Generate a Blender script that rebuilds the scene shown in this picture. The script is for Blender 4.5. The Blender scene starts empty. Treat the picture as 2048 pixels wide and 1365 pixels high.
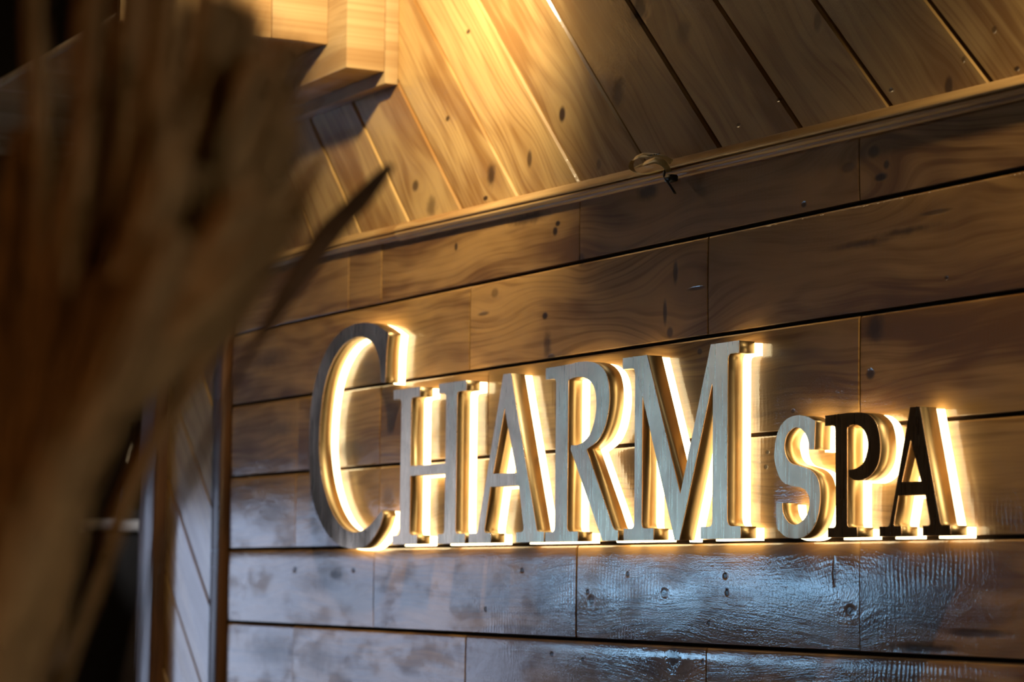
# wooden feature wall with a backlit steel sign
KN_UP = [(-3.449, 2.21, 0.0126, 0.0154, 1), (-3.683, 2.149, 0.0157, 0.0194, 0.9), (-3.702, 2.113, 0.0106, 0.0049, 1), (-3.553, 2.156, 0.0099, 0.0173, 0.8), (-3.844, 2.264, 0.0094, 0.0059, 0.9), (-3.772, 2.397, 0.0091, 0.005, 0.9), (-3.963, 2.167, 0.0157, 0.012, 0.8), (-3.898, 2.123, 0.021, 0.0186, 0.6), (-3.278, 2.213, 0.019, 0.0223, 0.7), (-3.217, 2.329, 0.0227, 0.0221, 0.9), (-2.489, 2.095, 0.0097, 0.0157, 0.8), (-2.362, 2.095, 0.0063, 0.0035, 0.9), (-2.763, 2.224, 0.0102, 0.017, 0.5), (-3.096, 2.272, 0.0188, 0.0186, 0.45), (-3.335, 2.117, 0.009, 0.0105, 0.5), (-2.953, 2.119, 0.0062, 0.0034, 0.7), (-2.855, 2.138, 0.0059, 0.0033, 0.6), (-2.605, 2.11, 0.0062, 0.0031, 0.8), (-2.403, 2.148, 0.0056, 0.0053, 0.6), (-2.46, 2.123, 0.0048, 0.0048, 0.6)]
KN_BLOT_LOW = [(-3.191, 2.058, 0.0306, 0.013, 0.9), (-3.46, 2.044, 0.0095, 0.0054, 1), (-3.468, 2.033, 0.0095, 0.0085, 1), (-3.554, 2.063, 0.0652, 0.0102, 0.75), (-3.387, 1.981, 0.0137, 0.012, 0.7), (-2.796, 1.991, 0.008, 0.0052, 0.9), (-2.64, 2.038, 0.0147, 0.01, 0.8), (-2.614, 2.018, 0.0073, 0.0068, 0.9), (-2.626, 2.004, 0.0167, 0.0062, 1), (-2.696, 2.026, 0.0195, 0.0089, 0.6), (-2.58, 1.931, 0.0798, 0.0055, 0.8), (-2.664, 1.926, 0.0784, 0.0056, 0.7), (-2.515, 1.947, 0.0389, 0.0036, 0.6), (-2.495, 1.866, 0.0048, 0.003, 0.9), (-3.114, 1.935, 0.0081, 0.0211, 0.8), (-3.142, 1.881, 0.0068, 0.0226, 0.8), (-3.129, 1.852, 0.0108, 0.0099, 0.8), (-3.059, 1.907, 0.0286, 0.0035, 0.7), (-3.497, 1.906, 0.0112, 0.0069, 1), (-3.488, 1.861, 0.0127, 0.023, 0.7), (-3.478, 1.842, 0.0158, 0.0061, 0.8), (-3.704, 1.927, 0.0245, 0.004, 0.7), (-3.666, 1.957, 0.0155, 0.0096, 0.5), (-2.64, 1.819, 0.0188, 0.0223, 0.8), (-2.649, 1.762, 0.0116, 0.0087, 0.9), (-3.048, 1.819, 0.0078, 0.0055, 0.8), (-3.807, 2.046, 0.0074, 0.0083, 0.9), (-2.982, 1.512, 0.0075, 0.0053, 1), (-2.977, 1.49, 0.0062, 0.006, 1), (-3.561, 1.519, 0.0082, 0.0046, 1), (-3.346, 1.475, 0.0133, 0.0102, 0.6), (-3.139, 1.488, 0.0121, 0.009, 0.6), (-2.693, 1.47, 0.0139, 0.0093, 0.7), (-2.727, 1.518, 0.0055, 0.0212, 0.6), (-3.357, 1.488, 0.006, 0.0044, 1), (-3.241, 1.514, 0.0057, 0.005, 1), (-3.114, 1.398, 0.0185, 0.0192, 0.7), (-3.023, 1.449, 0.0063, 0.004, 0.8), (-3.465, 1.394, 0.0078, 0.0045, 0.9), (-3.37, 1.389, 0.006, 0.0029, 0.9), (-3.038, 1.396, 0.0051, 0.0034, 0.9), (-4.343, 1.497, 0.1101, 0.0251, 0.55), (-4.559, 1.371, 0.142, 0.0352, 0.55), (-4.572, 1.622, 0.1011, 0.0319, 0.55), (-4.337, 1.359, 0.0988, 0.032, 0.55), (-4.588, 1.916, 0.0878, 0.0229, 0.55), (-4.452, 1.52, 0.0117, 0.0073, 0.9), (-4.191, 1.519, 0.0106, 0.0052, 0.9), (-4.266, 1.509, 0.0304, 0.0106, 0.8), (-3.682, 1.458, 0.0069, 0.0047, 0.9), (-2.497, 1.645, 0.0058, 0.0047, 0.7), (-2.542, 1.427, 0.0675, 0.0059, 0.8), (-2.437, 1.447, 0.0637, 0.0052, 0.7), (-4.221, 1.731, 0.0639, 0.0195, 0.5), (-4.051, 1.639, 0.028, 0.0256, 0.5), (-4.544, 1.781, 0.0957, 0.0188, 0.6), (-2.88, 1.674, 0.0059, 0.0033, 0.8), (-2.883, 1.655, 0.0059, 0.0039, 0.8), (-2.819, 1.725, 0.0058, 0.0032, 0.8)]  # knots, plus broad dark blotches on the left planks
PLUMES = [([(-1.24, -1.511, 1.393), (-1.246, -1.515, 1.513), (-1.241, -1.517, 1.61), (-1.228, -1.515, 1.707)], 0.0223), ([(-1.182, -1.526, 1.398), (-1.185, -1.524, 1.536), (-1.175, -1.522, 1.652), (-1.151, -1.538, 1.801)], 0.0189), ([(-1.125, -1.544, 1.403), (-1.126, -1.536, 1.534), (-1.112, -1.525, 1.656), (-1.086, -1.526, 1.788)], 0.027), ([(-1.163, -1.532, 1.4), (-1.163, -1.52, 1.535), (-1.147, -1.498, 1.651), (-1.117, -1.497, 1.799)], 0.0326), ([(-1.106, -1.549, 1.405), (-1.104, -1.533, 1.534), (-1.086, -1.505, 1.644), (-1.059, -1.503, 1.777)], 0.0332), ([(-1.144, -1.539, 1.402), (-1.141, -1.517, 1.544), (-1.119, -1.48, 1.649), (-1.097, -1.47, 1.752)], 0.0344), ([(-1.202, -1.522, 1.397), (-1.197, -1.498, 1.549), (-1.178, -1.464, 1.644), (-1.16, -1.45, 1.727)], 0.0361), ([(-1.183, -1.528, 1.398), (-1.177, -1.501, 1.55), (-1.152, -1.456, 1.654), (-1.131, -1.441, 1.747)], 0.0332), ([(-1.221, -1.517, 1.395), (-1.215, -1.486, 1.552), (-1.188, -1.433, 1.65), (-1.164, -1.411, 1.74)], 0.0318), ([(-1.164, -1.534, 1.4), (-1.158, -1.507, 1.549), (-1.136, -1.46, 1.629), (-1.116, -1.438, 1.705)], 0.0303), ([(-1.144, -1.54, 1.402), (-1.139, -1.513, 1.549), (-1.119, -1.471, 1.617), (-1.103, -1.448, 1.677)], 0.0275), ([(-1.087, -1.557, 1.407), (-1.084, -1.537, 1.531), (-1.07, -1.504, 1.59), (-1.055, -1.481, 1.648)], 0.0283), ([(-1.125, -1.546, 1.403), (-1.122, -1.523, 1.539), (-1.1, -1.48, 1.633), (-1.08, -1.461, 1.713)], 0.0338), ([(-1.173, -1.531, 1.399), (-1.17, -1.51, 1.54), (-1.147, -1.473, 1.657), (-1.127, -1.463, 1.749)], 0.0352), ([(-1.192, -1.525, 1.398), (-1.188, -1.5, 1.541), (-1.167, -1.457, 1.627), (-1.15, -1.438, 1.696)], 0.0358), ([(-1.05, -1.571, 1.41), (-1.049, -1.557, 1.503), (-1.04, -1.536, 1.57), (-1.028, -1.518, 1.628)], 0.0294), ([(-1.154, -1.537, 1.401), (-1.15, -1.514, 1.547), (-1.127, -1.474, 1.655), (-1.104, -1.459, 1.748)], 0.0324), ([(-1.135, -1.543, 1.402), (-1.131, -1.52, 1.544), (-1.114, -1.484, 1.616), (-1.097, -1.465, 1.684)], 0.0341), ([(-1.069, -1.565, 1.408), (-1.07, -1.558, 1.48), (-1.065, -1.542, 1.55), (-1.055, -1.53, 1.621)], 0.03), ([(-1.147, -1.548, 1.402), (-1.151, -1.549, 1.468), (-1.149, -1.542, 1.523), (-1.143, -1.532, 1.58)], 0.0275), ([(-1.099, -1.56, 1.406), (-1.101, -1.557, 1.469), (-1.098, -1.547, 1.544), (-1.089, -1.539, 1.62)], 0.0308), ([(-1.077, -1.564, 1.387), (-1.08, -1.557, 1.459), (-1.077, -1.545, 1.514), (-1.069, -1.526, 1.567)], 0.0216), ([(-1.049, -1.576, 1.39), (-1.053, -1.575, 1.44), (-1.052, -1.568, 1.481), (-1.049, -1.558, 1.542)], 0.0273), ([(-1.031, -1.586, 1.392), (-1.034, -1.582, 1.441), (-1.034, -1.577, 1.471), (-1.033, -1.571, 1.511)], 0.0268), ([(-1.285, -1.489, 1.389), (-1.274, -1.442, 1.537), (-1.252, -1.399, 1.628), (-1.232, -1.37, 1.695)], 0.0124)]
BLADE = [(-1.225, -1.455, 1.453), (-1.349, -1.363, 1.59), (-1.473, -1.282, 1.658), (-1.527, -1.223, 1.72), (-1.571, -1.182, 1.75), (-1.613, -1.14, 1.784)]
CAMM = [[0.464205, 0.885654, 0.01147], [0.076209, -0.052839, 0.995691], [-0.882443, 0.46133, 0.092023]]
LOOP = [(-3.1009, -0.018, 2.0877), (-3.1228, -0.022, 2.0968), (-3.1463, -0.026, 2.1019), (-3.1708, -0.028, 2.1051), (-3.1872, -0.029, 2.1016), (-3.1942, -0.029, 2.0939), (-3.1873, -0.028, 2.0852), (-3.1696, -0.026, 2.0794), (-3.1483, -0.023, 2.0782), (-3.1287, -0.02, 2.0793), (-3.114, -0.019, 2.0789)]
LOOP2 = [(-3.1701, -0.034, 2.0888), (-3.1458, -0.036, 2.0903), (-3.1194, -0.037, 2.0908), (-3.101, -0.035, 2.0863), (-3.0924, -0.032, 2.0791), (-3.0942, -0.026, 2.0721)]
TIE = [(-3.1204, -0.016, 2.0807), (-3.106, -0.027, 2.0694), (-3.0925, -0.031, 2.0595), (-3.0769, -0.033, 2.0482), (-3.0645, -0.034, 2.0375)]
TIEH = (-3.09, -0.026, 2.0624)
SKY, SKY_C = 13.5, (0.68, 0.80, 1.0)
SPOTS = [('spot_lamp_a', (-3.50, -0.42, 2.68), (-4.10, 0.0, 2.20), 42.0, 116, 0.8, (1.0, 0.80, 0.48)),
         ('spot_lamp_b', (-1.66, -0.22, 2.74), (-1.94, -0.02, 2.20), 58.0, 74, 1.0, (1.0, 0.76, 0.43)),
         ('spot_lamp_d', (-3.58, -0.16, 2.66), (-3.62, 0.0, 2.42), 4.0, 110, 1.0, (1.0, 0.90, 0.70)),
         ('added_plume_spot', (-0.2, -3.0, 3.4), (-1.17, -1.52, 1.6), 60.0, 24, 0.6, (1.0, 0.62, 0.32)),  # unseen spot added behind the camera to brighten only the plumes
         ('added_shelf_spot', (-6.1, 0.45, 2.95), (-6.97, 0.62, 1.65), 45.0, 9, 0.3, (0.9, 0.93, 1.0))]  # unseen cool spot added to brighten the pale shelf edge
AREAS = [('added_room_fill', (-0.6, -3.6, 3.5), 0.5, 2.5, (1.0, 0.64, 0.30)),  # unseen disc added as warm ambient fill
         ('added_face_fill', (-6.25, -1.86, 3.55), 0.9, 16.0, (1.0, 0.72, 0.40))]  # unseen disc added so the letter faces mirror warm light
GLOW, GLOW_C = 5.6, (1.0, 0.80, 0.44)
WIN1 = (-2.15, -0.75, 0.95, 1.76)
WIN2 = (-3.55, -2.27, 1.38, 1.66)
WMUL = (-1.45,)
TINT1 = (0.44, 0.45, 0.48)  # grey pane colour dims the daylight of the large window
TINT2 = (0.70, 0.90, 1.0)  # bluer daylight of the small window, put into its pane colour
FACE_R = 0.29
WARP = {'C': -0.14, 'P': 0.17, 'a': 0.17, 'R': 0.0, 'M': -0.005, 'S': 0.0}
PLUME_D, PLUME_L = (0.16, 0.070, 0.018), (0.21, 0.096, 0.025)
import bpy, bmesh, math, random
from mathutils import Vector, Matrix, noise as mnoise

random.seed(7)
S = bpy.context.scene
COL = S.collection

# ------------------------------------------------------------------ camera
cam = bpy.data.cameras.new('camera')
cam_o = bpy.data.objects.new('camera', cam)
COL.objects.link(cam_o)
cam.sensor_width = 36.0
cam.lens = 5235.0 / 2048.0 * 36.0
cr, cu, cf = (Vector(v) for v in CAMM)
m = Matrix((cr, cu, -cf)).transposed().to_4x4()
m.translation = Vector((0, -1.887, 1.5))
cam_o.matrix_world = m
cam.clip_start = 0.05
cam.dof.use_dof = True
cam.dof.focus_distance = 3.5
cam.dof.aperture_fstop = 5.4
cam.dof.aperture_blades = 9
S.camera = cam_o
S.view_settings.view_transform = 'Standard'
S.view_settings.look = 'None'
S.view_settings.gamma = 1.0
S.view_settings.use_curve_mapping = False
S.view_settings.exposure = 0.0
S.cycles.use_denoising = True
S.cycles.max_bounces = 5
S.cycles.diffuse_bounces = 3
S.cycles.glossy_bounces = 3
S.cycles.use_adaptive_sampling = True
S.cycles.adaptive_threshold = 0.05
S.cycles.sample_clamp_indirect = 6.0

# ------------------------------------------------------------------ world: blue daylight outside the window
W = bpy.data.worlds.new('daylight')
S.world = W
W.use_nodes = True
bg = W.node_tree.nodes['Background']
bg.inputs['Color'].default_value = (*SKY_C, 1)
bg.inputs['Strength'].default_value = SKY

# ------------------------------------------------------------------ wall lamps, plus unseen lights added as fill
def aim(o, target):
    d = Vector(target) - o.location
    o.rotation_euler = d.to_track_quat('-Z', 'Y').to_euler()
def spot(name, loc, target, power, size, blend, color=(1.0, 0.66, 0.30), radius=0.03):
    l = bpy.data.lights.new(name, 'SPOT')
    l.energy = power; l.spot_size = math.radians(size); l.spot_blend = blend
    l.color = color; l.shadow_soft_size = radius
    o = bpy.data.objects.new(name, l); COL.objects.link(o)
    o.location = loc; aim(o, target)
    return o
for a in SPOTS: spot(*a)
for nm, loc, size, power, col in AREAS:       # unseen round fill lights added under the ceiling, shining down
    l = bpy.data.lights.new(nm, 'AREA'); l.shape = 'DISK'; l.size = size; l.energy = power; l.color = col
    o = bpy.data.objects.new(nm, l); COL.objects.link(o); o.location = loc

# ------------------------------------------------------------------ helpers
def tag(o, label=None, cat=None, group=None, kind=None):
    if label: o['label'] = label
    if cat: o['category'] = cat
    if group: o['group'] = group
    if kind: o['kind'] = kind
    return o
def link(name, me, mat, parent=None, sharp=None):
    o = bpy.data.objects.new(name, me)
    COL.objects.link(o)
    if mat and not me.materials: me.materials.append(mat)
    if parent: o.parent = parent
    if sharp is not None:
        me.polygons.foreach_set('use_smooth', [True] * len(me.polygons))
        me.set_sharp_from_angle(angle=math.radians(sharp))
    return o
def mesh(name, v, f):
    me = bpy.data.meshes.new(name); me.from_pydata(v, [], f); me.update()
    bm = bmesh.new(); bm.from_mesh(me); bmesh.ops.recalc_face_normals(bm, faces=bm.faces); bm.to_mesh(me); bm.free()
    return me
def empty(name, loc=(0, 0, 0)):
    o = bpy.data.objects.new(name, None); o.empty_display_size = 0.05; COL.objects.link(o); o.location = loc
    return o
def box(name, a, b, mat, parent=None, bevel=0.0, seg=2):
    bm = bmesh.new()
    bmesh.ops.create_cube(bm, size=1)
    for v in bm.verts:
        v.co = Vector(((a[i] + b[i]) / 2 + v.co[i] * (b[i] - a[i]) for i in range(3)))
    if bevel: bmesh.ops.bevel(bm, geom=bm.edges[:], offset=bevel, segments=seg, profile=0.5, affect='EDGES')
    me = bpy.data.meshes.new(name); bm.to_mesh(me); bm.free()
    return link(name, me, mat, parent, 35 if bevel else None)

# convex polygon from half planes n.p <= d
def clip(hp, inset=0.0, big=30):
    poly = [Vector((-big, -big)), Vector((big, -big)), Vector((big, big)), Vector((-big, big))]
    for n, d in hp:
        d = d - inset; out = []
        for i in range(len(poly)):
            p, q = poly[i], poly[(i + 1) % len(poly)]
            a, b = n.dot(p) - d, n.dot(q) - d
            if a <= 0: out.append(p)
            if (a < 0 < b) or (b < 0 < a): out.append(p + (q - p) * (a / (a - b)))
        poly = out
        if len(poly) < 3: return []
    res = []
    for p in poly:
        if not res or (p - res[-1]).length > 1e-5: res.append(p)
    if len(res) > 1 and (res[0] - res[-1]).length < 1e-5: res.pop()
    return res if len(res) > 2 else []
def board(name, hp, y_front, y_back, mat, parent, gap=0.0015, cham=0.0025, top=lambda p: 0.0):
    """a flat board on the wall plane: front face, chamfered edges, sides (x,z polygon, facing -y)"""
    o, i = clip(hp, gap), clip(hp, gap + cham)
    if not o: return None
    v, f = [], []
    if len(o) == len(i):
        rings = [(i, y_front), (o, y_front + cham), (o, y_back)]
    else:
        rings = [(o, y_front), (o, y_back)]
    for poly, y in rings:
        for p in poly: v.append((p.x, y, p.y))
    n = len(o)
    f.append(list(range(n)))
    for r in range(len(rings) - 1):
        for k in range(n):
            f.append([r * n + k, r * n + (k + 1) % n, (r + 1) * n + (k + 1) % n, (r + 1) * n + k])
    f.append([(len(rings) - 1) * n + k for k in range(n)][::-1])
    return link(name, mesh(name, v, f), mat, parent)

# ------------------------------------------------------------------ node helpers
class N:
    def __init__(s, name):
        s.m = bpy.data.materials.new(name); s.m.use_nodes = True
        s.t = s.m.node_tree; s.b = s.t.nodes['Principled BSDF']; s.out = s.t.nodes['Material Output']
    def n(s, typ, **kw):
        x = s.t.nodes.new(typ)
        for k, v in kw.items(): setattr(x, k, v)
        return x
    def put(s, sock, val):
        if hasattr(val, 'is_output'): s.t.links.new(val, sock)
        elif val is not None: sock.default_value = val
    def math(s, op, a, b=None, c=None, clamp=False):
        x = s.n('ShaderNodeMath', operation=op); x.use_clamp = clamp
        for i, v in enumerate((a, b, c)):
            if v is not None: s.put(x.inputs[i], v)
        return x.outputs[0]
    def vec(s, op, a, b=None):
        x = s.n('ShaderNodeVectorMath', operation=op)
        s.put(x.inputs[0], a)
        if b is not None: s.put(x.inputs[1], b)
        return x.outputs['Value'] if op in ('LENGTH', 'DOT_PRODUCT') else x.outputs[0]
    def noise(s, v, scale, detail=2, rough=0.5, dist=0.0, out=0):
        x = s.n('ShaderNodeTexNoise'); s.put(x.inputs['Vector'], v)
        x.inputs['Scale'].default_value = scale; x.inputs['Detail'].default_value = detail
        x.inputs['Roughness'].default_value = rough; x.inputs['Distortion'].default_value = dist
        return x.outputs[out]
    def xyz(s, a, b, c):
        x = s.n('ShaderNodeCombineXYZ')
        for i, v in enumerate((a, b, c)): s.put(x.inputs[i], v)
        return x.outputs[0]
    def mix(s, f, a, b, mode='MIX'):
        x = s.n('ShaderNodeMix', data_type='RGBA', blend_type=mode)
        s.put(x.inputs[0], f); s.put(x.inputs[6], a); s.put(x.inputs[7], b)
        return x.outputs[2]
    def mr(s, v, a, b, c=0.0, d=1.0, smooth=True):
        x = s.n('ShaderNodeMapRange'); x.interpolation_type = 'SMOOTHSTEP' if smooth else 'LINEAR'
        s.put(x.inputs[0], v)
        for i, q in enumerate((a, b, c, d)): x.inputs[i + 1].default_value = q
        return x.outputs[0]
    def bump(s, h, strength, dist=0.001, normal=None):
        x = s.n('ShaderNodeBump'); s.put(x.inputs['Height'], h)
        x.inputs['Strength'].default_value = strength; x.inputs['Distance'].default_value = dist
        if normal is not None: s.put(x.inputs['Normal'], normal)
        return x.outputs[0]

def wood(name, light, dark, knots_blots=(), angle=0.0, coat=1.0, coat_rough=0.12, chatter=0.0, axis='XZ', vary=0.35, ripple=1.0, dull=0.0, wavy=0.045, lines=0.19):
    """varnished softwood; grain along +x turned by `angle` in the x-z plane (or along another axis)"""
    q = N(name)
    pos = q.n('ShaderNodeNewGeometry').outputs['Position']
    sp = q.n('ShaderNodeSeparateXYZ'); q.put(sp.inputs[0], pos)
    X, Y, Z = sp.outputs
    if axis == 'ZY': X, Z, Y = Z, Y, X          # grain runs up
    if axis == 'XY': Z, Y = Y, Z
    rnd = q.n('ShaderNodeObjectInfo').outputs['Random']
    ca, sa = math.cos(angle), math.sin(angle)
    if angle:
        u = q.math('ADD', q.math('MULTIPLY', X, ca), q.math('MULTIPLY', Z, sa))
        v = q.math('SUBTRACT', q.math('MULTIPLY', Z, ca), q.math('MULTIPLY', X, sa))
    else:
        u, v = X, Z
    off = q.math('MULTIPLY', rnd, 53.0)
    # knots and broad dark blotches of this wall, each at its own place
    kmask, warp = None, None
    for (kx, kz, rx, rz, st) in knots_blots:
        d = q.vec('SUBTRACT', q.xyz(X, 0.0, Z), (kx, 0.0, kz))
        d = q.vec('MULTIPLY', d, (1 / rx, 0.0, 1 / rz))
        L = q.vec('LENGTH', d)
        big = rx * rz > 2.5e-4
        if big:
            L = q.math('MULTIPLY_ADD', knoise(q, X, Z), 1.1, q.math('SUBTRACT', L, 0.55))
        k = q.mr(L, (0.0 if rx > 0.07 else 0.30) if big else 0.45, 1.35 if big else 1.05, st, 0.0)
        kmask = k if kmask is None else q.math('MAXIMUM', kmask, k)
    v0 = v
    for (kx, kz, rx, rz, st) in knots_blots:          # the grain bends round the larger knots
        if rx * rz < 1.0e-4 or rx > 0.06: continue
        ku, kv = kx * ca + kz * sa, kz * ca - kx * sa
        ru, rv = max(rx, rz) * 5.0, max(rx, rz) * 2.6
        du = q.math('MULTIPLY', q.math('SUBTRACT', u, ku), 1 / ru)
        dv = q.math('SUBTRACT', v0, kv)
        g2 = q.math('EXPONENT', q.math('MULTIPLY', q.math('ADD', q.math('MULTIPLY', du, du), q.math('POWER', q.math('MULTIPLY', dv, 1 / rv), 2.0)), -1.0))
        v = q.math('SUBTRACT', v, q.math('MULTIPLY', q.math('MULTIPLY', dv, g2), 0.75))
    v = q.math('ADD', v, q.math('MULTIPLY', q.math('SUBTRACT', q.noise(q.xyz(q.math('MULTIPLY', u, 3.0), q.math('MULTIPLY', v0, 5.0), off), 1.0, 2), 0.5), wavy))
    base = q.xyz(u, q.math('MULTIPLY', v, 9.0), off)
    n1 = q.noise(base, 1.3, 3, 0.5, 0.25)
    rings = q.math('SINE', q.math('ADD', q.math('MULTIPLY', n1, 42.0), q.math('MULTIPLY', v, 55.0)))
    rings = q.mr(rings, -0.9, 1.0)
    fib = q.noise(q.xyz(q.math('MULTIPLY', u, 9.0), q.math('MULTIPLY', v, 330.0), off), 1.0, 3, 0.6)
    blot = q.noise(q.xyz(q.math('MULTIPLY', u, 2.2), q.math('MULTIPLY', v, 8.0), q.math('ADD', off, 11.0)), 1.0, 3, 0.55)
    line = q.math('SINE', q.math('ADD', q.math('MULTIPLY', v, 520.0), q.math('MULTIPLY', q.noise(q.xyz(u, q.math('MULTIPLY', v, 14.0), off), 1.5, 2), 26.0)))
    line = q.math('MULTIPLY', q.mr(line, 0.1, 1.0), q.mr(blot_n(q, u, v0, off), 0.35, 0.6))
    f = q.math('ADD', q.math('MULTIPLY', rings, 0.22), q.math('MULTIPLY', fib, 0.42))
    f = q.math('ADD', f, q.math('MULTIPLY', line, lines))
    f = q.math('ADD', f, q.mr(blot, 0.42, 0.70, 0.0, 0.62))
    f = q.mr(f, 0.12, 0.95)
    col = q.mix(f, (*light, 1), (*dark, 1))
    tone = q.math('MULTIPLY_ADD', rnd, vary, 1.0 - vary / 2)
    col = q.mix(1.0, col, q.xyz(tone, tone, tone), 'MULTIPLY')
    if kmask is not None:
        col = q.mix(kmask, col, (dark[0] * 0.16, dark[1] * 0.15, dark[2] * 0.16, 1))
    q.put(q.b.inputs['Base Color'], col)
    q.b.inputs['Roughness'].default_value = 0.5
    q.b.inputs['Specular IOR Level'].default_value = 0.25
    cw = coat
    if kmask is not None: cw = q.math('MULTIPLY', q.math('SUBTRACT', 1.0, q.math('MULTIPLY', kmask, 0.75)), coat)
    if dull:
        dn = q.noise(q.xyz(q.math('MULTIPLY', u, 8.0), q.math('MULTIPLY', v0, 17.0), q.math('ADD', off, 7.0)), 1.0, 4, 0.62)
        cw = q.math('MULTIPLY', cw, q.mr(dn, 0.47, 0.66, 1.0, 1.0 - dull))
    q.put(q.b.inputs['Coat Weight'], cw)
    q.put(q.b.inputs['Coat Roughness'], q.mr(q.noise(q.xyz(u, q.math('MULTIPLY', v, 3.0), off), 5.0, 3), 0.3, 0.7, coat_rough * 0.7, coat_rough * 1.6))
    q.b.inputs['Coat IOR'].default_value = 1.5
    # relief: grain, planer ripples across the grain, uneven varnish
    h = q.math('MULTIPLY', fib, 0.22)
    h = q.math('ADD', h, q.math('MULTIPLY', q.noise(q.xyz(u, v, off), 380.0, 2), 0.27 * ripple))
    h = q.math('ADD', h, q.math('MULTIPLY', q.noise(q.xyz(q.math('MULTIPLY', u, 1.0), q.math('MULTIPLY', v, 2.2), off), 28.0, 2), 0.45 * ripple))
    if chatter:
        w = q.math('SINE', q.math('ADD', q.math('MULTIPLY', u, 720.0), q.math('MULTIPLY', q.noise(q.xyz(u, v, off), 14.0, 2), 14.0)))
        amt = q.mr(q.noise(q.xyz(q.math('MULTIPLY', u, 3.0), q.math('MULTIPLY', v, 6.0), q.math('ADD', off, 5.0)), 1.6, 2), 0.45, 0.7)
        h = q.math('ADD', h, q.math('MULTIPLY', q.math('MULTIPLY', w, amt), chatter))
    if kmask is not None: h = q.math('SUBTRACT', h, q.math('MULTIPLY', kmask, 0.8))
    bn = q.bump(h, 0.55, 0.0009)
    q.put(q.b.inputs['Normal'], bn); q.put(q.b.inputs['Coat Normal'], bn)
    return q.m
def blot_n(q, u, v, off): return q.noise(q.xyz(q.math('MULTIPLY', u, 1.7), q.math('MULTIPLY', v, 10.0), q.math('ADD', off, 3.0)), 1.0, 2)
_kn = {}
def knoise(q, X, Z):
    if q not in _kn: _kn[q] = q.noise(q.xyz(X, Z, 0.0), 55.0, 3, 0.6)
    return _kn[q]

def simple(name, color, rough=0.5, metal=0.0, bump=0.0, scale=60.0, var=0.15, spec=0.5):
    q = N(name)
    c = q.n('ShaderNodeTexCoord').outputs['Object']
    n = q.noise(c, scale, 3)
    k = q.mr(n, 0.25, 0.75, 1 - var, 1 + var, False)
    q.put(q.b.inputs['Base Color'], q.mix(1.0, (*color, 1), q.xyz(k, k, k), 'MULTIPLY'))
    q.b.inputs['Roughness'].default_value = rough; q.b.inputs['Metallic'].default_value = metal
    q.b.inputs['Specular IOR Level'].default_value = spec
    if bump: q.put(q.b.inputs['Normal'], q.bump(n, bump, 0.002))
    return q.m

LIGHT, DARK = (0.54, 0.30, 0.10), (0.20, 0.092, 0.026)
M_PLANK = wood('varnished_plank', LIGHT, DARK, KN_BLOT_LOW, coat_rough=0.062, chatter=0.10, dull=0.55)
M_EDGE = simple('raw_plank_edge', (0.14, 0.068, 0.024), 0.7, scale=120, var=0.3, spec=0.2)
M_DIAG = wood('varnished_diagonal_board', (0.68, 0.43, 0.165), (0.34, 0.165, 0.046), KN_UP, angle=math.radians(135), coat_rough=0.10, vary=0.3, wavy=0.022, lines=0.17)
M_TRIM = wood('moulding_wood', (0.62, 0.39, 0.16), (0.38, 0.20, 0.07), coat=0.15, coat_rough=0.22, vary=0.1)
M_POST = wood('post_wood', (0.15, 0.062, 0.022), (0.07, 0.028, 0.010), axis='ZY', coat=0.6, coat_rough=0.2, vary=0.1)
M_BEAM = wood('bulkhead_wood', (0.68, 0.47, 0.23), (0.46, 0.27, 0.11), coat=0.5, coat_rough=0.25, vary=0.15, ripple=0.4)
M_GROOVE = simple('groove_shadow_wood', (0.035, 0.02, 0.01), 0.9, spec=0.1)
M_PLASTER = simple('dark_plaster', (0.055, 0.042, 0.03), 0.9, bump=0.3, spec=0.2)
M_FLOOR = simple('dark_floor', (0.06, 0.04, 0.025), 0.45, scale=8)
M_CEIL = simple('ceiling_paint', (0.10, 0.07, 0.045), 0.9, spec=0.2)

# ------------------------------------------------------------------ room shell
XL, XR, YF, ZC = -7.5, 2.6, -5.2, 3.6
fl = tag(box('floor', (XL - .1, YF - .1, -0.08), (XR + .1, 2.5, 0.0), M_FLOOR), 'dark floor of the room under the wooden wall', 'floor', kind='structure')
ce = tag(box('ceiling', (XL - .1, YF - .1, ZC), (XR + .1, 2.5, ZC + .08), M_CEIL), 'dim ceiling above the sign wall', 'ceiling', kind='structure')
tag(box('wall_right', (XR, YF - .1, 0), (XR + .1, 0.1, ZC), M_PLASTER), 'dark side wall to the right of the sign wall', 'wall', kind='structure')
tag(box('wall_front', (XL - .1, YF - .1, 0), (XR + .1, YF, ZC), M_PLASTER), 'dark wall facing the sign across the room', 'wall', kind='structure')
tag(box('wall_far', (XL - .1, 2.4, 0), (-5.0, 2.5, ZC), M_PLASTER), 'dark wall at the end of the passage left of the sign wall', 'wall', kind='structure')
tag(box('wall_passage', (-5.10, 0.14, 0), (-5.0, 2.4, ZC), M_PLASTER), 'dark side wall of the passage behind the sign wall', 'wall', kind='structure')
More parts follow.
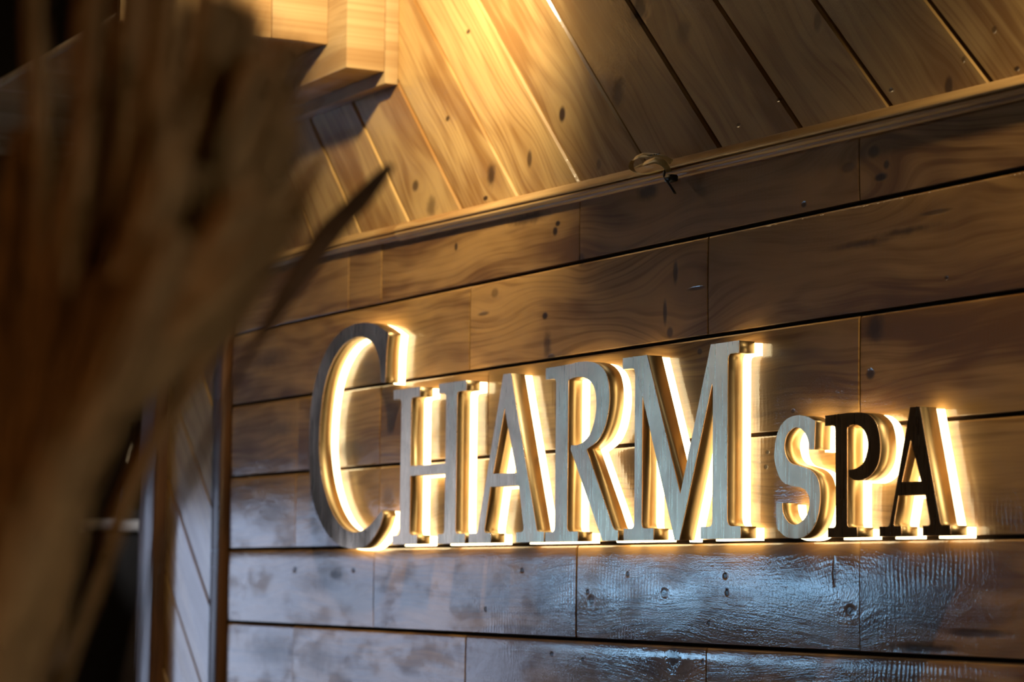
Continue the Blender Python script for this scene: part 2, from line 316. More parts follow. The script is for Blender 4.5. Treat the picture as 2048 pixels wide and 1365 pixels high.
# left wall with the two windows that the varnish mirrors
wl = empty('wall_left')
tag(wl, 'dark wall at the far left with two daylit windows', 'wall', kind='structure')
(ay0, ay1, az0, az1), (by0, by1, bz0, bz1) = WIN1, WIN2       # window 2 is the smaller one nearer the camera side
for a, c_ in (((YF, 0), (by0, ZC)), ((by0, 0), (by1, bz0)), ((by0, bz1), (by1, ZC)), ((by1, 0), (ay0, ZC)), ((ay0, 0), (ay1, az0)), ((ay0, az1), (ay1, ZC)), ((ay1, 0), (2.4, ZC))):
    box('wall_section', (XL - .1, a[0], a[1]), (XL, c_[0], c_[1]), M_PLASTER, wl)
M_FRAME = simple('dark_frame_wood', (0.05, 0.03, 0.018), 0.5)
def glass(name, tint):
    g = N(name)
    tr = g.n('ShaderNodeBsdfTransparent'); tr.inputs['Color'].default_value = (*tint, 1)
    gl = g.n('ShaderNodeBsdfGlossy'); gl.inputs['Roughness'].default_value = 0.02
    mx = g.n('ShaderNodeMixShader'); mx.inputs[0].default_value = 0.06
    g.t.links.new(tr.outputs[0], mx.inputs[1]); g.t.links.new(gl.outputs[0], mx.inputs[2]); g.t.links.new(mx.outputs[0], g.out.inputs['Surface'])
    return g.m
def window(name, rect, label, gm, muls, t=0.045):
    y0, y1, z0, z1 = rect
    wn = tag(empty(name, (XL, (y0 + y1) / 2, z0)), label, 'window', kind='structure')
    def wb(nm, a, b2, mat):
        o = box(nm, a, b2, mat); o.parent = wn; o.matrix_parent_inverse = Matrix.Translation(wn.location).inverted()
    wb('frame_rail', (XL - .07, y0, z0), (XL + .01, y1, z0 + t), M_FRAME); wb('frame_rail', (XL - .07, y0, z1 - t), (XL + .01, y1, z1), M_FRAME)
    wb('frame_stile', (XL - .07, y0, z0 + t), (XL + .01, y0 + t, z1 - t), M_FRAME); wb('frame_stile', (XL - .07, y1 - t, z0 + t), (XL + .01, y1, z1 - t), M_FRAME)
    ys = [y0 + t] + list(muls) + [y1 - t]
    for m_ in muls: wb('mullion', (XL - .06, m_ - .025, z0 + t), (XL, m_ + .025, z1 - t), M_FRAME)
    for i in range(len(ys) - 1):
        wb('pane', (XL - .04, ys[i] + (.025 if i else 0), z0 + t), (XL - .034, ys[i + 1] - (.025 if i < len(ys) - 2 else 0), z1 - t), gm)
window('window_1', WIN1, 'large window with dark frame at the far end of the left wall', glass('daylight_dimming_glass', TINT1), WMUL)
window('window_2', WIN2, 'low narrow window in the left wall, glass tinted to give bluer daylight', glass('daylight_tint_glass', TINT2), ())

# ------------------------------------------------------------------ the planked sign wall
XW0, XW1 = -5.233, 1.2           # left end of the wall, right end out of view
wall = tag(box('wall_back', (XW0, 0.010, 0), (XW1, 0.14, ZC), M_GROOVE), 'varnished wooden wall of horizontal and diagonal planks carrying the sign', 'wall', kind='structure')
H = 0.14
J0 = 1.4185                       # the joint one row under the letters' feet
POSTL, POSTR = -4.850, -4.787     # upright trim at the left
jz = [J0 + H * k for k in range(-10, 5)]
TRIM = [(-4.80, 2.1225), (-4.05, 2.1085), (-3.405, 2.0975), (-2.36, 2.0850), (1.2, 2.045)]
def trim_z(x):
    for (x0, z0), (x1, z1) in zip(TRIM, TRIM[1:]):
        if x <= x1: return z0 + (z1 - z0) * (x - x0) / (x1 - x0)
    return TRIM[-1][1]
rows = {9: [-4.457, -3.752, -3.029, -2.315, -1.6, -0.9, 0.3], 10: [-4.106, -3.391, -2.672, -1.95, -1.1, -0.2],
        11: [-4.457, -4.088, -3.391, -2.30, -1.5, -0.3], 12: [-4.452, -4.09, -3.683, -2.672, -1.7, -0.5],
        13: [-3.752, -3.029, -2.1, -1.2, 0.1], 14: [-4.235, -4.095, -3.391, -2.672, -1.8, -0.8]}
def plank(z0, z1, x0, x1, k):
    """horizontal plank: slightly cupped face, eased edges"""
    r = random.Random(k)
    proud = -0.0012 - r.random() * 0.0016
    gx = 0.0008
    x0 += gx; x1 -= gx
    prof = [(z0 + 0.0022, 0.010), (z0 + 0.0022, proud + 0.0012), (z0 + 0.0025, proud + 0.0005), (z0 + 0.0032, proud + 0.0001)]
    n = 9
    cup = 0.0004 + r.random() * 0.0004
    for i in range(n + 1):
        s = i / n
        prof.append((z0 + 0.0075 + (z1 - z0 - 0.0150) * s, proud - cup * (1 - (2 * s - 1) ** 2)))
    prof += [(z1 - 0.0052, proud + 0.0004), (z1 - 0.0030, proud + 0.0018), (z1 - 0.0022, proud + 0.0045), (z1 - 0.0022, 0.010)]
    v, f = [], []
    e = 0.0012
    for x, dy in ((x0, e), (x0 + e, 0), (x1 - e, 0), (x1, e)):
        for z, y in prof: v.append((x, min(0.010, y + dy), z))
    P = len(prof)
    for a in range(3):
        for i in range(P - 1): f.append([a * P + i, a * P + i + 1, (a + 1) * P + i + 1, (a + 1) * P + i])
        f.append([a * P + P - 1, a * P, (a + 1) * P, (a + 1) * P + P - 1])
    f.append(list(range(P))); f.append([3 * P + i for i in range(P)][::-1])
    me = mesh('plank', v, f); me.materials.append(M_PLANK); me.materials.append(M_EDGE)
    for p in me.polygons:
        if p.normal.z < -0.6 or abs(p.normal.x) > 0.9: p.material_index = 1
    return link('plank', me, None, wall, 13)
cnt = 0
for r in range(15):
    z0 = jz[r]; z1 = z0 + H
    if r < 9: js = [-4.3 + 0.36 * ((r * 2) % 3), -3.0, -1.6 + 0.3 * (r % 2), -0.2]
    else: js = rows[r]
    if r == 14: z1 = 2.118
    xs = [POSTR + 0.001] + js + [XW1]
    for a, b in zip(xs, xs[1:]):
        if r == 14:
            zz = min(trim_z(a), trim_z(b)) - 0.006
            plank(z0, zz, a, b, cnt)
        else: plank(z0, z1, a, b, cnt)
        cnt += 1
# diagonal boards above the moulding and in the strip left of the post
C0, CS = -2.0706, 0.1943
s2 = math.sqrt(0.5)
def diag(c0, c1, extra, k):
    r = random.Random(1000 + k)
    hp = [(Vector((s2, s2)), c1 * s2), (Vector((-s2, -s2)), -c0 * s2)] + extra
    return board('diagonal_board', hp, -0.0015 - r.random() * 0.002, 0.010, M_DIAG, wall, 0.0014, 0.0032)
tx = Vector((TRIM[3][0] - TRIM[1][0], TRIM[3][1] - TRIM[1][1])).normalized(); tn = Vector((tx.y, -tx.x))
lowlim = (tn, tn.dot(Vector((TRIM[2][0], TRIM[2][1] - 0.010))))
k = -12
while C0 + CS * k < 4.6:
    diag(C0 + CS * k, C0 + CS * (k + 1), [lowlim, (Vector((-1, 0)), -POSTR), (Vector((1, 0)), XW1), (Vector((0, 1)), ZC - .005)], k)
    k += 1
for k in range(-26, 2):
    diag(C0 + CS * k, C0 + CS * (k + 1), [(Vector((-1, 0)), 5.150), (Vector((1, 0)), POSTL + .001), (Vector((0, 1)), ZC - .005), (Vector((0, -1)), -0.02)], 100 + k)

# moulding between the horizontal and the diagonal planks: two lengths, beaded profile
MP = [(0.012, 0.0112), (0.000, 0.0108), (-0.0035, 0.0090), (-0.0075, 0.0055), (-0.0115, 0.0015), (-0.0142, -0.0018), (-0.0146, -0.0040), (-0.0118, -0.0060),
      (-0.0098, -0.0068), (-0.0118, -0.0078), (-0.0126, -0.0100), (-0.0118, -0.0122), (-0.0090, -0.0136), (-0.0070, -0.0142),
      (-0.0066, -0.0165), (-0.0058, -0.0182), (-0.0030, -0.0190), (0.012, -0.0190)]
def moulding(name, x0, x1, prof, dz=0.0):
    xs = [x0] + [p[0] for p in TRIM if x0 < p[0] < x1] + [x1]
    v, f = [], []
    for x in xs:
        z = trim_z(x) - 0.0085 + dz
        for y, h in prof: v.append((x, y - 0.002, z + h))
    P = len(prof)
    for a in range(len(xs) - 1):
        for i in range(P): f.append([a * P + i, a * P + (i + 1) % P, (a + 1) * P + (i + 1) % P, (a + 1) * P + i])
    f.append(list(range(P))); f.append([(len(xs) - 1) * P + i for i in range(P)][::-1])
    return link(name, mesh(name, v, f), M_TRIM, None, 50)
MP2 = [(y, h if h > -0.012 else h + 0.003) for y, h in MP]
tag(moulding('trim_1', -4.020, XW1, MP), 'long beaded moulding between horizontal and diagonal planks', 'moulding', kind='structure')
tag(moulding('trim_2', POSTR, -4.021, MP2, -0.001), 'short plain end of the moulding under the bulkhead', 'moulding', kind='structure')
# upright trims of the left strip
tag(box('trim_3', (POSTL, -0.016, 0), (POSTR - .020, 0.010, ZC - .005), M_POST, bevel=0.004), 'narrow reddish upright trim between the sign planks and the diagonal strip', 'trim', kind='structure')
tag(box('trim_4', (-5.236, -0.030, 0), (-5.140, 0.142, ZC - .005), M_POST, bevel=0.007, seg=3), 'thick upright corner trim at the left end of the wall', 'trim', kind='structure')

# ------------------------------------------------------------------ stepped wooden bulkhead at the upper left
bk = empty('stepped_bulkhead', (-4.05, 0, 2.35))
tag(bk, 'stepped box bulkhead of pale boards hanging high on the wall at upper left', 'bulkhead')
def bbox(nm, a, b, bev=0.002):
    o = box(nm, a, b, M_BEAM, bk, bev); o.matrix_parent_inverse = Matrix.Translation(bk.location).inverted(); return o
X1, X2 = -4.039, -4.120
bbox('edge_strip', (-4.76, -0.0279, 2.353), (X1, -0.0025, ZC - .004))
bbox('front_board', (-4.80, -0.1003, 2.3735), (X1 - .001, -0.0285, ZC - .004))
for i, (ya, yb) in enumerate(((-0.2055, -0.101), (-0.311, -0.2065), (-0.4165, -0.312), (-0.478, -0.4175))):
    bbox('end_board', (X2 - 0.018, ya, 2.4275), (X2 - 0.0007 * (i % 2), yb, ZC - .004))
bbox('bottom_panel', (-5.6, -0.478, 2.4285), (X2 - 0.019, -0.101, 2.446))
bbox('step_board', (-5.32, -1.05, 2.46), (-5.30, -0.4785, ZC - .004))
bbox('step_bottom', (-5.6, -1.05, 2.461), (-5.321, -0.4785, 2.478))
bbox('side_board', (-5.6, -1.068, 2.46), (-5.301, -1.051, ZC - .004))

# ------------------------------------------------------------------ the sign: eight backlit channel letters
def fillet(pts):
    out = []; n = len(pts)
    for i, p in enumerate(pts):
        r = p[2] if len(p) > 2 else 0
        P = Vector(p[:2])
        if not r: out.append(P); continue
        A, B = Vector(pts[i - 1][:2]), Vector(pts[(i + 1) % n][:2])
        a, b = (A - P).normalized(), (B - P).normalized()
        ang = a.angle(b); tl = min(r / math.tan(ang / 2), 0.45 * (A - P).length, 0.45 * (B - P).length)
        p0, p1 = P + a * tl, P + b * tl
        for k in range(6):
            s = k / 5
            out.append(p0 * (1 - s) ** 2 + P * 2 * s * (1 - s) + p1 * s * s)
    return out
def smooth(pts, sub=5):
    """Catmull-Rom through the points between corners marked 'c'"""
    n = len(pts); st = [i for i, p in enumerate(pts) if len(p) > 2]
    out = []
    for a, b in zip(st, st[1:] + [st[0] + n]):
        seg = [Vector(pts[i % n][:2]) for i in range(a, b + 1)]
        if len(seg) == 2: out.append(seg[0]); continue
        for i in range(len(seg) - 1):
            p1, p2 = seg[i], seg[i + 1]
            p0 = seg[i - 1] if i else p1 * 2 - p2
            p3 = seg[i + 2] if i + 2 < len(seg) else p2 * 2 - p1
            for k in range(sub):
                t = k / sub
                out.append(0.5 * ((2 * p1) + (p2 - p0) * t + (2 * p0 - 5 * p1 + 4 * p2 - p3) * t * t + (3 * p1 - p0 - 3 * p2 + p3) * t ** 3))
    return out
c = 'c'
GL = {
 'C': [smooth([(19,416,c),(12,385),(9,333,c),(-9,335,c),(-15,368),(-38,399),(-71,414),(-105,419),(-139,416),(-173,407),(-207,388),(-234,362),(-252,329),(-262,290),(-266,249),(-263,219),(-253,188),(-237,158),(-212,128),(-179,103),(-142,88),(-110,83),(-82,85),(-48,93),(-21,105),(4,119,c),(9,110,c),(-10,86),(-53,61),(-98,55),(-152,58),(-188,67),(-225,83),(-260,108),(-287,139),(-303,178),(-310,235),(-308,295),(-296,338),(-271,378),(-239,406),(-201,427),(-158,439),(-106,443),(-60,440),(-20,431)])],
 'H': [fillet([(43,318),(43,302),(74,302,9),(74,76,9),(46,76),(46,61),(141,61),(141,76),(112,76,9),(112,173),(242,173),(242,76,9),(217,76),(217,61),(315,61),(315,76),(281,76,9),(281,302,9),(314,302),(314,318),(215,318),(215,302),(242,302,9),(242,189),(112,189),(112,302,9),(144,302),(144,318)])],
 'A': [fillet([(440,319),(358,76,8),(329,76),(329,61),(405,61),(405,76),(380,76,8),(400,147),(495,147),(514,76,8),(488,76),(488,61),(576,61),(576,76),(555,76,8),(465,319)]), fillet([(445,267),(409,167),(487,166)])],
 'R': [fillet([(577,319),(577,302),(610,302,9),(610,75,9),(581,75),(581,61),(680,61),(680,75),(647,75,9),(647,296)]) + smooth([(647,297,c),(659,299),(677,300),(693,298),(709,293),(721,285),(728,274),(731,259),(729,242),(722,226),(711,213),(693,204),(675,200.5),(657,201,c),(655,196,c),(752,61,c),(796,61,c),(796,75,c),(788,76),(780,82),(766,103,c),(703,193,c),(736,205),(755,222),(765,243),(769,264),(766,285),(756,302),(736,314),(709,320),(677,321.5),(651,320,c)])[:-1] + [Vector((651,320))]],
 'M': [fillet([(806,318),(806,302),(841,302,10),(841,77,9),(812,77),(812,61),(894,61),(894,77),(861,77,9),(861,262),(950,60),(962,60),(1043,268),(1046,262),(1046,77,9),(1017,77),(1017,61),(1115,61),(1115,77),(1082,77,12),(1082,304,9),(1110,304),(1110,320),(1040,320),(964,122),(873,318)])],
 'S': [smooth([(1243,214.5),(1220,210),(1203,197),(1195,178),(1195,158),(1206,138),(1220,129),(1241,125),(1259,122),(1270,115),(1274,105),(1271,93),(1261,83),(1244,77),(1227,80),(1215,91),(1212,105,c),(1199,105,c),(1199,89),(1201,72,c),(1221,62),(1244,59.5),(1267,63),(1284,75),(1294,93),(1297,113),(1294,129),(1286,139),(1272,146),(1249,151),(1232,155),(1221,164),(1217,178),(1223,191),(1238,199),(1252,198),(1264,191),(1271,181),(1273,170,c),(1284,170,c),(1285,192),(1286,206,c),(1267,212)])],
 'P': [fillet([(1308,211),(1308,198),(1330,198,6),(1331,72,6),(1314,72),(1314,60),(1376,60),(1376,72),(1355,72,6),(1355,193)]) + smooth([(1355,194,c),(1367,197),(1383,194),(1394,185),(1399,172),(1396,160),(1388,149),(1372,143),(1358,142,c),(1359,134,c),(1372,129),(1388,129),(1406,135),(1419,147),(1424,163),(1423,179),(1417,195),(1405,205),(1389,210.5),(1362,212,c)])],
 'a': [fillet([(1484,212),(1442,72,6),(1422,72),(1422,60),(1466,60),(1466,72),(1450,72,4),(1460,108),(1513,108),(1523,72,4),(1508,72),(1508,60),(1561,60),(1561,72),(1543,72,6),(1503,212)]), [Vector(p) for p in ((1485,174),(1467,124),(1505,124))]],
}
def letter_mesh(loops, y_front, y_back, offset=0.0, dz=0.0, origin=(0, 0)):
    cu = bpy.data.curves.new('outline', 'CURVE'); cu.dimensions = '2D'; cu.fill_mode = 'BOTH'
    cu.extrude = abs(y_back - y_front) / 2; cu.offset = offset
    for L in loops:
        s = cu.splines.new('POLY'); s.points.add(len(L) - 1); s.use_cyclic_u = True
        for p, q in zip(s.points, L): p.co = (q.x / 1000 - 4.0 - origin[0], q.y / 1000 + 1.5 - origin[1] + dz, 0, 1)
    o = bpy.data.objects.new('outline', cu); COL.objects.link(o)
    bpy.context.view_layer.update()
    me = bpy.data.meshes.new_from_object(o.evaluated_get(bpy.context.evaluated_depsgraph_get()))
    bpy.data.objects.remove(o); bpy.data.curves.remove(cu)
    me.transform(Matrix.Translation((0, (y_front + y_back) / 2, 0)) @ Matrix.Rotation(math.pi / 2, 4, 'X'))
    bm = bmesh.new(); bm.from_mesh(me); bmesh.ops.remove_doubles(bm, verts=bm.verts, dist=1e-6); bmesh.ops.recalc_face_normals(bm, faces=bm.faces); bm.to_mesh(me); bm.free()
    return me
# brushed steel face
q = N('brushed_steel_face')
tc = q.n('ShaderNodeTexCoord').outputs['Object']
mp = q.n('ShaderNodeMapping'); q.put(mp.inputs['Vector'], tc); mp.inputs['Scale'].default_value = (260, 1, 12)
br = q.noise(mp.outputs[0], 1.0, 3)
cl = q.noise(tc, 9.0, 4, 0.6)
q.put(q.b.inputs['Base Color'], q.mix(q.mr(cl, 0.3, 0.7), (0.72, 0.53, 0.36, 1), (0.97, 0.72, 0.49, 1)))
q.b.inputs['Metallic'].default_value = 1.0
q.put(q.b.inputs['Roughness'], q.mr(br, 0.3, 0.7, FACE_R - .04, FACE_R + .06, False))
q.b.inputs['Anisotropic'].default_value = 0.9
q.put(q.b.inputs['Tangent'], q.xyz(0.0, 0.0, 1.0))
# every sheet sits a hair out of true: a small warp, different for each letter
at = q.n('ShaderNodeAttribute'); at.attribute_type = 'OBJECT'; at.attribute_name = 'warp'
nb = q.bump(q.math('ADD', br, q.math('MULTIPLY', q.noise(tc, 14.0, 2), 16.0)), 0.12, 0.0006)
wv = q.math('MULTIPLY_ADD', q.math('SUBTRACT', q.noise(tc, 5.0, 1), 0.5), 0.18, at.outputs['Fac'])
q.put(q.b.inputs['Normal'], q.vec('NORMALIZE', q.vec('ADD', nb, q.xyz(wv, 0.0, 0.0))))
M_FACE = q.m
q = N('brushed_golden_return')
tc = q.n('ShaderNodeTexCoord').outputs['Object']
mp = q.n('ShaderNodeMapping'); q.put(mp.inputs['Vector'], tc); mp.inputs['Scale'].default_value = (12, 300, 12)
br = q.noise(mp.outputs[0], 1.0, 3)
q.put(q.b.inputs['Base Color'], q.mix(q.noise(tc, 30.0, 3), (0.56, 0.41, 0.21, 1), (0.70, 0.54, 0.30, 1)))
q.b.inputs['Metallic'].default_value = 1.0
q.put(q.b.inputs['Roughness'], q.mr(br, 0.3, 0.7, 0.38, 0.52, False))
M_RET = q.m
q = N('glowing_acrylic')
q.b.inputs['Base Color'].default_value = (0.9, 0.86, 0.78, 1)
q.b.inputs['Emission Color'].default_value = (*GLOW_C, 1)
q.b.inputs['Emission Strength'].default_value = GLOW
M_GLOW = q.m
LAB = {'C': 'tall backlit steel letter C, largest of the sign', 'H': 'backlit steel letter H after the tall C', 'A': 'larger backlit steel letter A between H and R',
       'R': 'backlit steel letter R between A and M', 'M': 'wide backlit steel letter M ending the larger word', 'S': 'small backlit steel letter S starting the shorter word',
       'P': 'small dark-faced backlit letter P between S and A', 'a': 'small dark-faced backlit letter A ending the sign'}
for key, loops in GL.items():
    xs = [p.x for p in loops[0]]
    og = ((min(xs) + max(xs)) / 2000 - 4.0, min(p.y for p in loops[0]) / 1000 + 1.5)
    e = empty('sign_letter', (og[0], 0, og[1]))
    tag(e, LAB[key], 'letter', 'backlit letters of the wall sign')
    fo = link('steel_face', letter_mesh(loops, -0.0402, -0.0390, 0.0, 0, og), M_FACE, e); fo['warp'] = WARP.get(key, 0.0)
    link('metal_return', letter_mesh(loops, -0.0390, -0.0160, -0.0002, 0, og), M_RET, e)
    a = link('acrylic_back', letter_mesh(loops, -0.0160, -0.0035, 0.0003, -0.0022, og), M_GLOW, e)
    a['label'] = 'glowing warm white acrylic backing'

# ------------------------------------------------------------------ cable loop with black tie on the moulding
q = N('yellowed_plastic_strip')
q.b.inputs['Base Color'].default_value = (0.62, 0.42, 0.14, 1); q.b.inputs['Roughness'].default_value = 0.3
tc = q.n('ShaderNodeTexCoord').outputs['Object']
n_ = q.noise(tc, 40, 2); q.put(q.b.inputs['Base Color'], q.mix(n_, (0.72, 0.50, 0.17, 1), (0.85, 0.65, 0.30, 1)))
M_STRIP = q.m
M_BLACK = simple('black_plastic', (0.006, 0.006, 0.007), 0.35)
def sweep(name, pts, wid, thk, mat, parent, side=None, sub=6):
    """flat ribbon with rounded section along a smooth path"""
    P = [Vector(p) for p in pts]; path = []
    for i in range(len(P) - 1):
        p1, p2 = P[i], P[i + 1]; p0 = P[i - 1] if i else p1 * 2 - p2; p3 = P[i + 2] if i + 2 < len(P) else p2 * 2 - p1
        for k in range(sub):
            t = k / sub
            path.append(0.5 * ((2 * p1) + (p2 - p0) * t + (2 * p0 - 5 * p1 + 4 * p2 - p3) * t * t + (3 * p1 - p0 - 3 * p2 + p3) * t ** 3))
    path.append(P[-1])
    v, f = [], []
    n = 8
    for i, p in enumerate(path):
        d = (path[min(i + 1, len(path) - 1)] - path[max(i - 1, 0)]).normalized()
        b = Vector(side[min(len(side) - 1, int(i / sub))]) if side else Vector((0, 1, 0))
        b = (b - d * b.dot(d)).normalized(); nn = d.cross(b)
        w = wid(i / (len(path) - 1)) if callable(wid) else wid
        for k in range(n):
            a = 2 * math.pi * k / n
            v.append(tuple(p + b * (math.cos(a) * w / 2) + nn * (math.sin(a) * thk / 2)))
    for i in range(len(path) - 1):
        for k in range(n): f.append([i * n + k, i * n + (k + 1) % n, (i + 1) * n + (k + 1) % n, (i + 1) * n + k])
    f.append(list(range(n))); f.append([(len(path) - 1) * n + k for k in range(n)][::-1])
    return link(name, mesh(name, v, f), mat, parent, 60)
cl_ = empty('cable_loop', (-3.13, -0.02, 2.085))
tag(cl_, 'yellowed plastic strip looped and tied on the moulding above the sign', 'strip')
def rel(o): o.matrix_parent_inverse = Matrix.Translation(cl_.location).inverted(); return o
rel(sweep('plastic_strip', LOOP, 0.0085, 0.0018, M_STRIP, cl_, [(0, 0.35, 0.93), (0, 0.3, 0.95), (0, 0.3, 0.95), (0, 0.5, 0.8), (0, 0.95, 0.3), (0, 1, 0), (0, 1, -.1), (0, 1, 0), (0, 1, .1), (0, .9, .3)]))
rel(sweep('plastic_strip', LOOP2, 0.0095, 0.0018, M_STRIP, cl_, [(0, 0.9, 0.4), (0, .5, .8), (0.2, 0.3, 0.9), (.6, 0.3, .7), (.85, .3, .3)]))
rel(sweep('cable_tie', TIE, 0.0042, 0.0026, M_BLACK, cl_))
hx, hy, hz = TIEH
bx = rel(box('tie_head', (hx - .009, hy - .006, hz - .005), (hx + .009, hy + .008, hz + .005), M_BLACK, cl_, 0.003)); bx['label'] = 'black head of the cable tie'
# faint print on the strip
q = simple('grey_print', (0.10, 0.07, 0.03), 0.6)
pr = bmesh.new()
for i in range(9):
    x = LOOP[2][0] - 0.012 + i * 0.0042 + (0.004 if i > 4 else 0)
    for s in range(2):
        mm = Matrix.Translation((x + 0.0012 * s, LOOP[2][1] - 0.0008 + 0.00018 * (i - 3), LOOP[2][2] + 0.0003 * ((i * 7 + s * 3) % 3) - 0.0002 * abs(i - 3))) @ Matrix.Rotation(0.3, 4, 'X')
        bmesh.ops.create_cube(pr, size=1, matrix=mm @ Matrix.Diagonal((0.0008 if s else 0.0016, 0.0006, 0.0020 if (i + s) % 3 else 0.0010, 1)))
me = bpy.data.meshes.new('print_marks'); pr.to_mesh(me); pr.free()
po = rel(link('print_marks', me, q, cl_)); po['kind'] = 'stuff'

# ------------------------------------------------------------------ dried pampas in a floor vase, close to the camera
q = N('dried_plume')
tc = q.n('ShaderNodeTexCoord').outputs['Object']
pn = q.noise(tc, 7.0, 3, 0.55)
q.put(q.b.inputs['Base Color'], q.mix(q.mr(pn, 0.38, 0.64), (*PLUME_D, 1), (*PLUME_L, 1)))
q.b.inputs['Roughness'].default_value = 0.8; q.b.inputs['Specular IOR Level'].default_value = 0.1
M_PLUME = q.m
M_STALK = simple('dried_stalk', (0.20, 0.11, 0.045), 0.8, scale=90)
M_LEAF = simple('dried_leaf', (0.06, 0.032, 0.014), 0.75, scale=50, spec=0.1)
M_VASE = simple('dark_clay', (0.05, 0.03, 0.02), 0.6, bump=0.2)
VX, VY = -1.21, -1.505
plant = empty('dried_pampas_vase', (VX, VY, 0))
tag(plant, 'large bunch of dried brown pampas plumes in a tall vase, blurred at left', 'plant')
def prel(o): o.matrix_parent_inverse = Matrix.Translation(plant.location).inverted(); return o
# vase (lathe)
prof = [(0.0, 0.0), (0.11, 0.0), (0.125, 0.02), (0.15, 0.16), (0.155, 0.32), (0.135, 0.50), (0.095, 0.64), (0.082, 0.72), (0.095, 0.76), (0.088, 0.76), (0.074, 0.72), (0.085, 0.62), (0.0, 0.58)]
v, f = [], []
n = 40
for r, z in prof:
    for k in range(n): v.append((VX + r * math.cos(2 * math.pi * k / n), VY + r * math.sin(2 * math.pi * k / n), z))
for i in range(len(prof) - 1):
    for k in range(n): f.append([i * n + k, i * n + (k + 1) % n, (i + 1) * n + (k + 1) % n, (i + 1) * n + k])
me = mesh('vase', v, f); bm = bmesh.new(); bm.from_mesh(me); bmesh.ops.remove_doubles(bm, verts=bm.verts, dist=1e-5); bm.to_mesh(me); bm.free()
prel(link('vase', me, M_VASE, plant, 40))
def crpt(P, t):
    n = len(P) - 1; i = min(int(t * n), n - 1); s = t * n - i
    p1, p2 = P[i], P[i + 1]; p0 = P[i - 1] if i else p1 * 2 - p2; p3 = P[i + 2] if i + 2 <= n else p2 * 2 - p1
    return 0.5 * ((2 * p1) + (p2 - p0) * s + (2 * p0 - 5 * p1 + 4 * p2 - p3) * s * s + (3 * p1 - p0 - 3 * p2 + p3) * s ** 3)
rp = random.Random(3)
for pi, (pts, wd) in enumerate(PLUMES):
    P = [Vector(p) for p in pts]
    a = rp.random() * 6.28
    root = Vector((VX + 0.04 * math.cos(a), VY + 0.04 * math.sin(a), 0.70))
    S0 = [root, root.lerp(P[0], 0.5) + Vector((0, 0, 0.05)), P[0], P[1]]
    prel(sweep('stalk', [root, root.lerp(P[0], 0.55) + Vector((0, 0, 0.03)), P[0], P[0].lerp(P[1], .8)], 0.005, 0.005, M_STALK, plant))
    v, f = [], []
    plen = sum((P[i + 1] - P[i]).length for i in range(len(P) - 1))
    nf = 620 if wd > 0.015 else 160
    for k in range(nf):
        t0 = (k / nf) * 0.94
        p = crpt(P, t0); d = (crpt(P, min(1, t0 + 0.02)) - crpt(P, max(0, t0 - 0.02))).normalized()
        side = Vector((rp.gauss(0, 1), rp.gauss(0, 1), rp.gauss(0, 1))); side = (side - d * side.dot(d)).normalized()
        env = math.sin(math.pi * min(1, (t0 * 0.9 + 0.1)) ** 0.8) * 0.75 + 0.25
        L = min(0.055 + 0.05 * rp.random(), (1 - t0) * plen + 0.012)
        w = wd * 0.5 * env * (0.55 + 0.6 * rp.random())
        q0 = p; q1 = p + d * L * 0.4 + side * w * 0.75; q2 = p + d * L + side * w - Vector((0, 0, 0.006))
        hw = (0.0016 + 0.0016 * rp.random())
        bn = d.cross(side).normalized()
        b = len(v)
        for qq, s in ((q0, .7), (q1, 1.0), (q2, 0.15)):
            v.append(tuple(qq + bn * hw * s)); v.append(tuple(qq - bn * hw * s))
        f += [[b, b + 1, b + 3, b + 2], [b + 2, b + 3, b + 5, b + 4]]
    me = bpy.data.meshes.new('plume'); me.from_pydata(v, [], f); me.update()
    prel(link('plume', me, M_PLUME, plant))
# one long leaf that leans towards the sign
lf = [Vector((VX, VY, 0.72)), Vector((-1.29, -1.45, 1.15))] + [Vector(p) for p in BLADE]
prel(sweep('leaf', lf, lambda t: 0.004 + 0.015 * max(0, math.sin(math.pi * min(1, max(0, (t - 0.52) / 0.50)))) ** 0.7, 0.0025, M_LEAF, plant, [(0.46, 0.88, 0.0)] * 9))

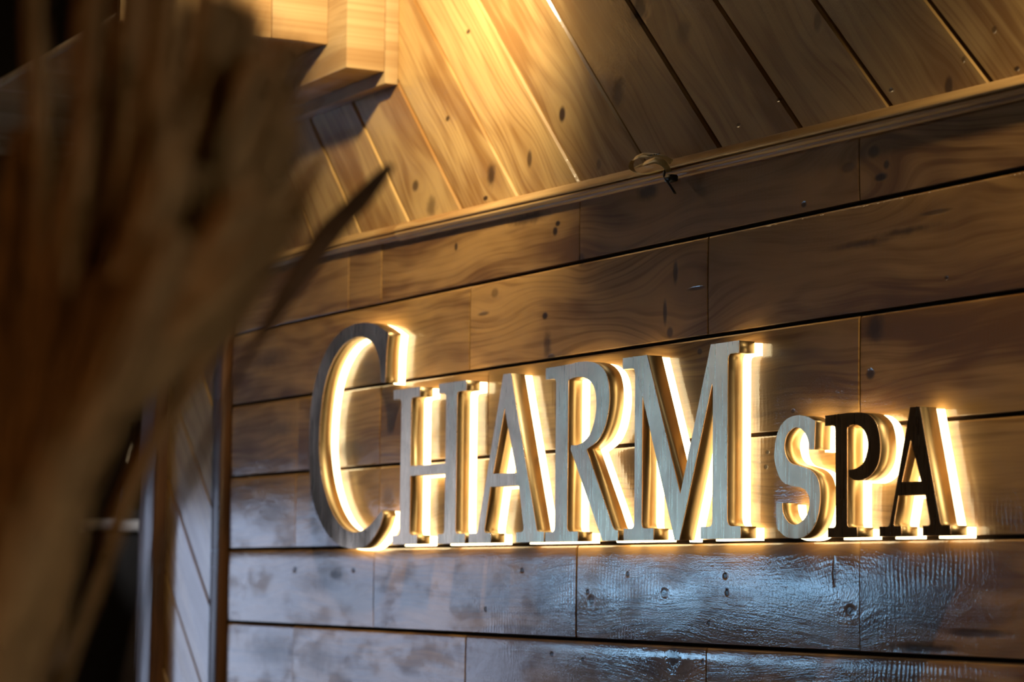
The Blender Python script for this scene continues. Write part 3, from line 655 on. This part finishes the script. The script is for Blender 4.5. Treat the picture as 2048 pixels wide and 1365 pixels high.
# ------------------------------------------------------------------ dark cabinet in the passage at the far left
M_CAB = simple('black_stained_wood', (0.02, 0.016, 0.013), 0.5, scale=30)
M_SHELF = simple('pale_shelf_board', (0.75, 0.70, 0.66), 0.35, scale=30)
cab = empty('tall_cabinet', (-7.2, 0.7, 0))
tag(cab, 'dark tall cabinet with one pale shelf board in the gloom at left', 'cabinet')
def crel(o): o.matrix_parent_inverse = Matrix.Translation(cab.location).inverted(); return o
ca, cb = (-7.46, 0.36), (-6.98, 1.25)
crel(box('back_panel', (ca[0], ca[1], 0), (ca[0] + .02, cb[1], 2.3), M_CAB, cab))
crel(box('side_panel', (ca[0] + .02, ca[1], 0), (cb[0], ca[1] + .025, 1.632), M_CAB, cab))
crel(box('side_panel', (ca[0] + .02, cb[1] - .025, 0), (cb[0], cb[1], 2.3), M_CAB, cab))
crel(box('shelf', (ca[0] + .021, ca[1], 1.632), (cb[0] + .01, cb[1] - .026, 1.662), M_SHELF, cab, 0.004))
for y0, y1 in ((ca[1] + .027, 0.79), (0.794, cb[1] - .027)):
    d = crel(box('door', (cb[0] - .02, y0, 0.08), (cb[0], y1, 1.628), M_CAB, cab, 0.003))
    h = box('handle', (cb[0], (y0 + y1) / 2 - .006, 1.0), (cb[0] + .02, (y0 + y1) / 2 + .006, 1.14), M_STALK, d, 0.003)
# bottle on the shelf
prof = [(0.0, 0.0), (0.036, 0.0), (0.039, 0.006), (0.039, 0.14), (0.032, 0.18), (0.015, 0.21), (0.013, 0.27), (0.016, 0.272), (0.016, 0.285), (0.0, 0.287)]
v, f = [], []
n = 24
for r, z in prof:
    for k in range(n): v.append((r * math.cos(2 * math.pi * k / n), r * math.sin(2 * math.pi * k / n), z))
for i in range(len(prof) - 1):
    for k in range(n): f.append([i * n + k, i * n + (k + 1) % n, (i + 1) * n + (k + 1) % n, (i + 1) * n + k])
q = simple('dark_glass', (0.012, 0.014, 0.010), 0.08)
bt = link('glass_bottle', mesh('glass_bottle', v, f), q, None, 40); bt.location = (-7.12, 0.62, 1.6625)
tag(bt, 'dark glass bottle standing on the pale shelf in the gloom', 'bottle')
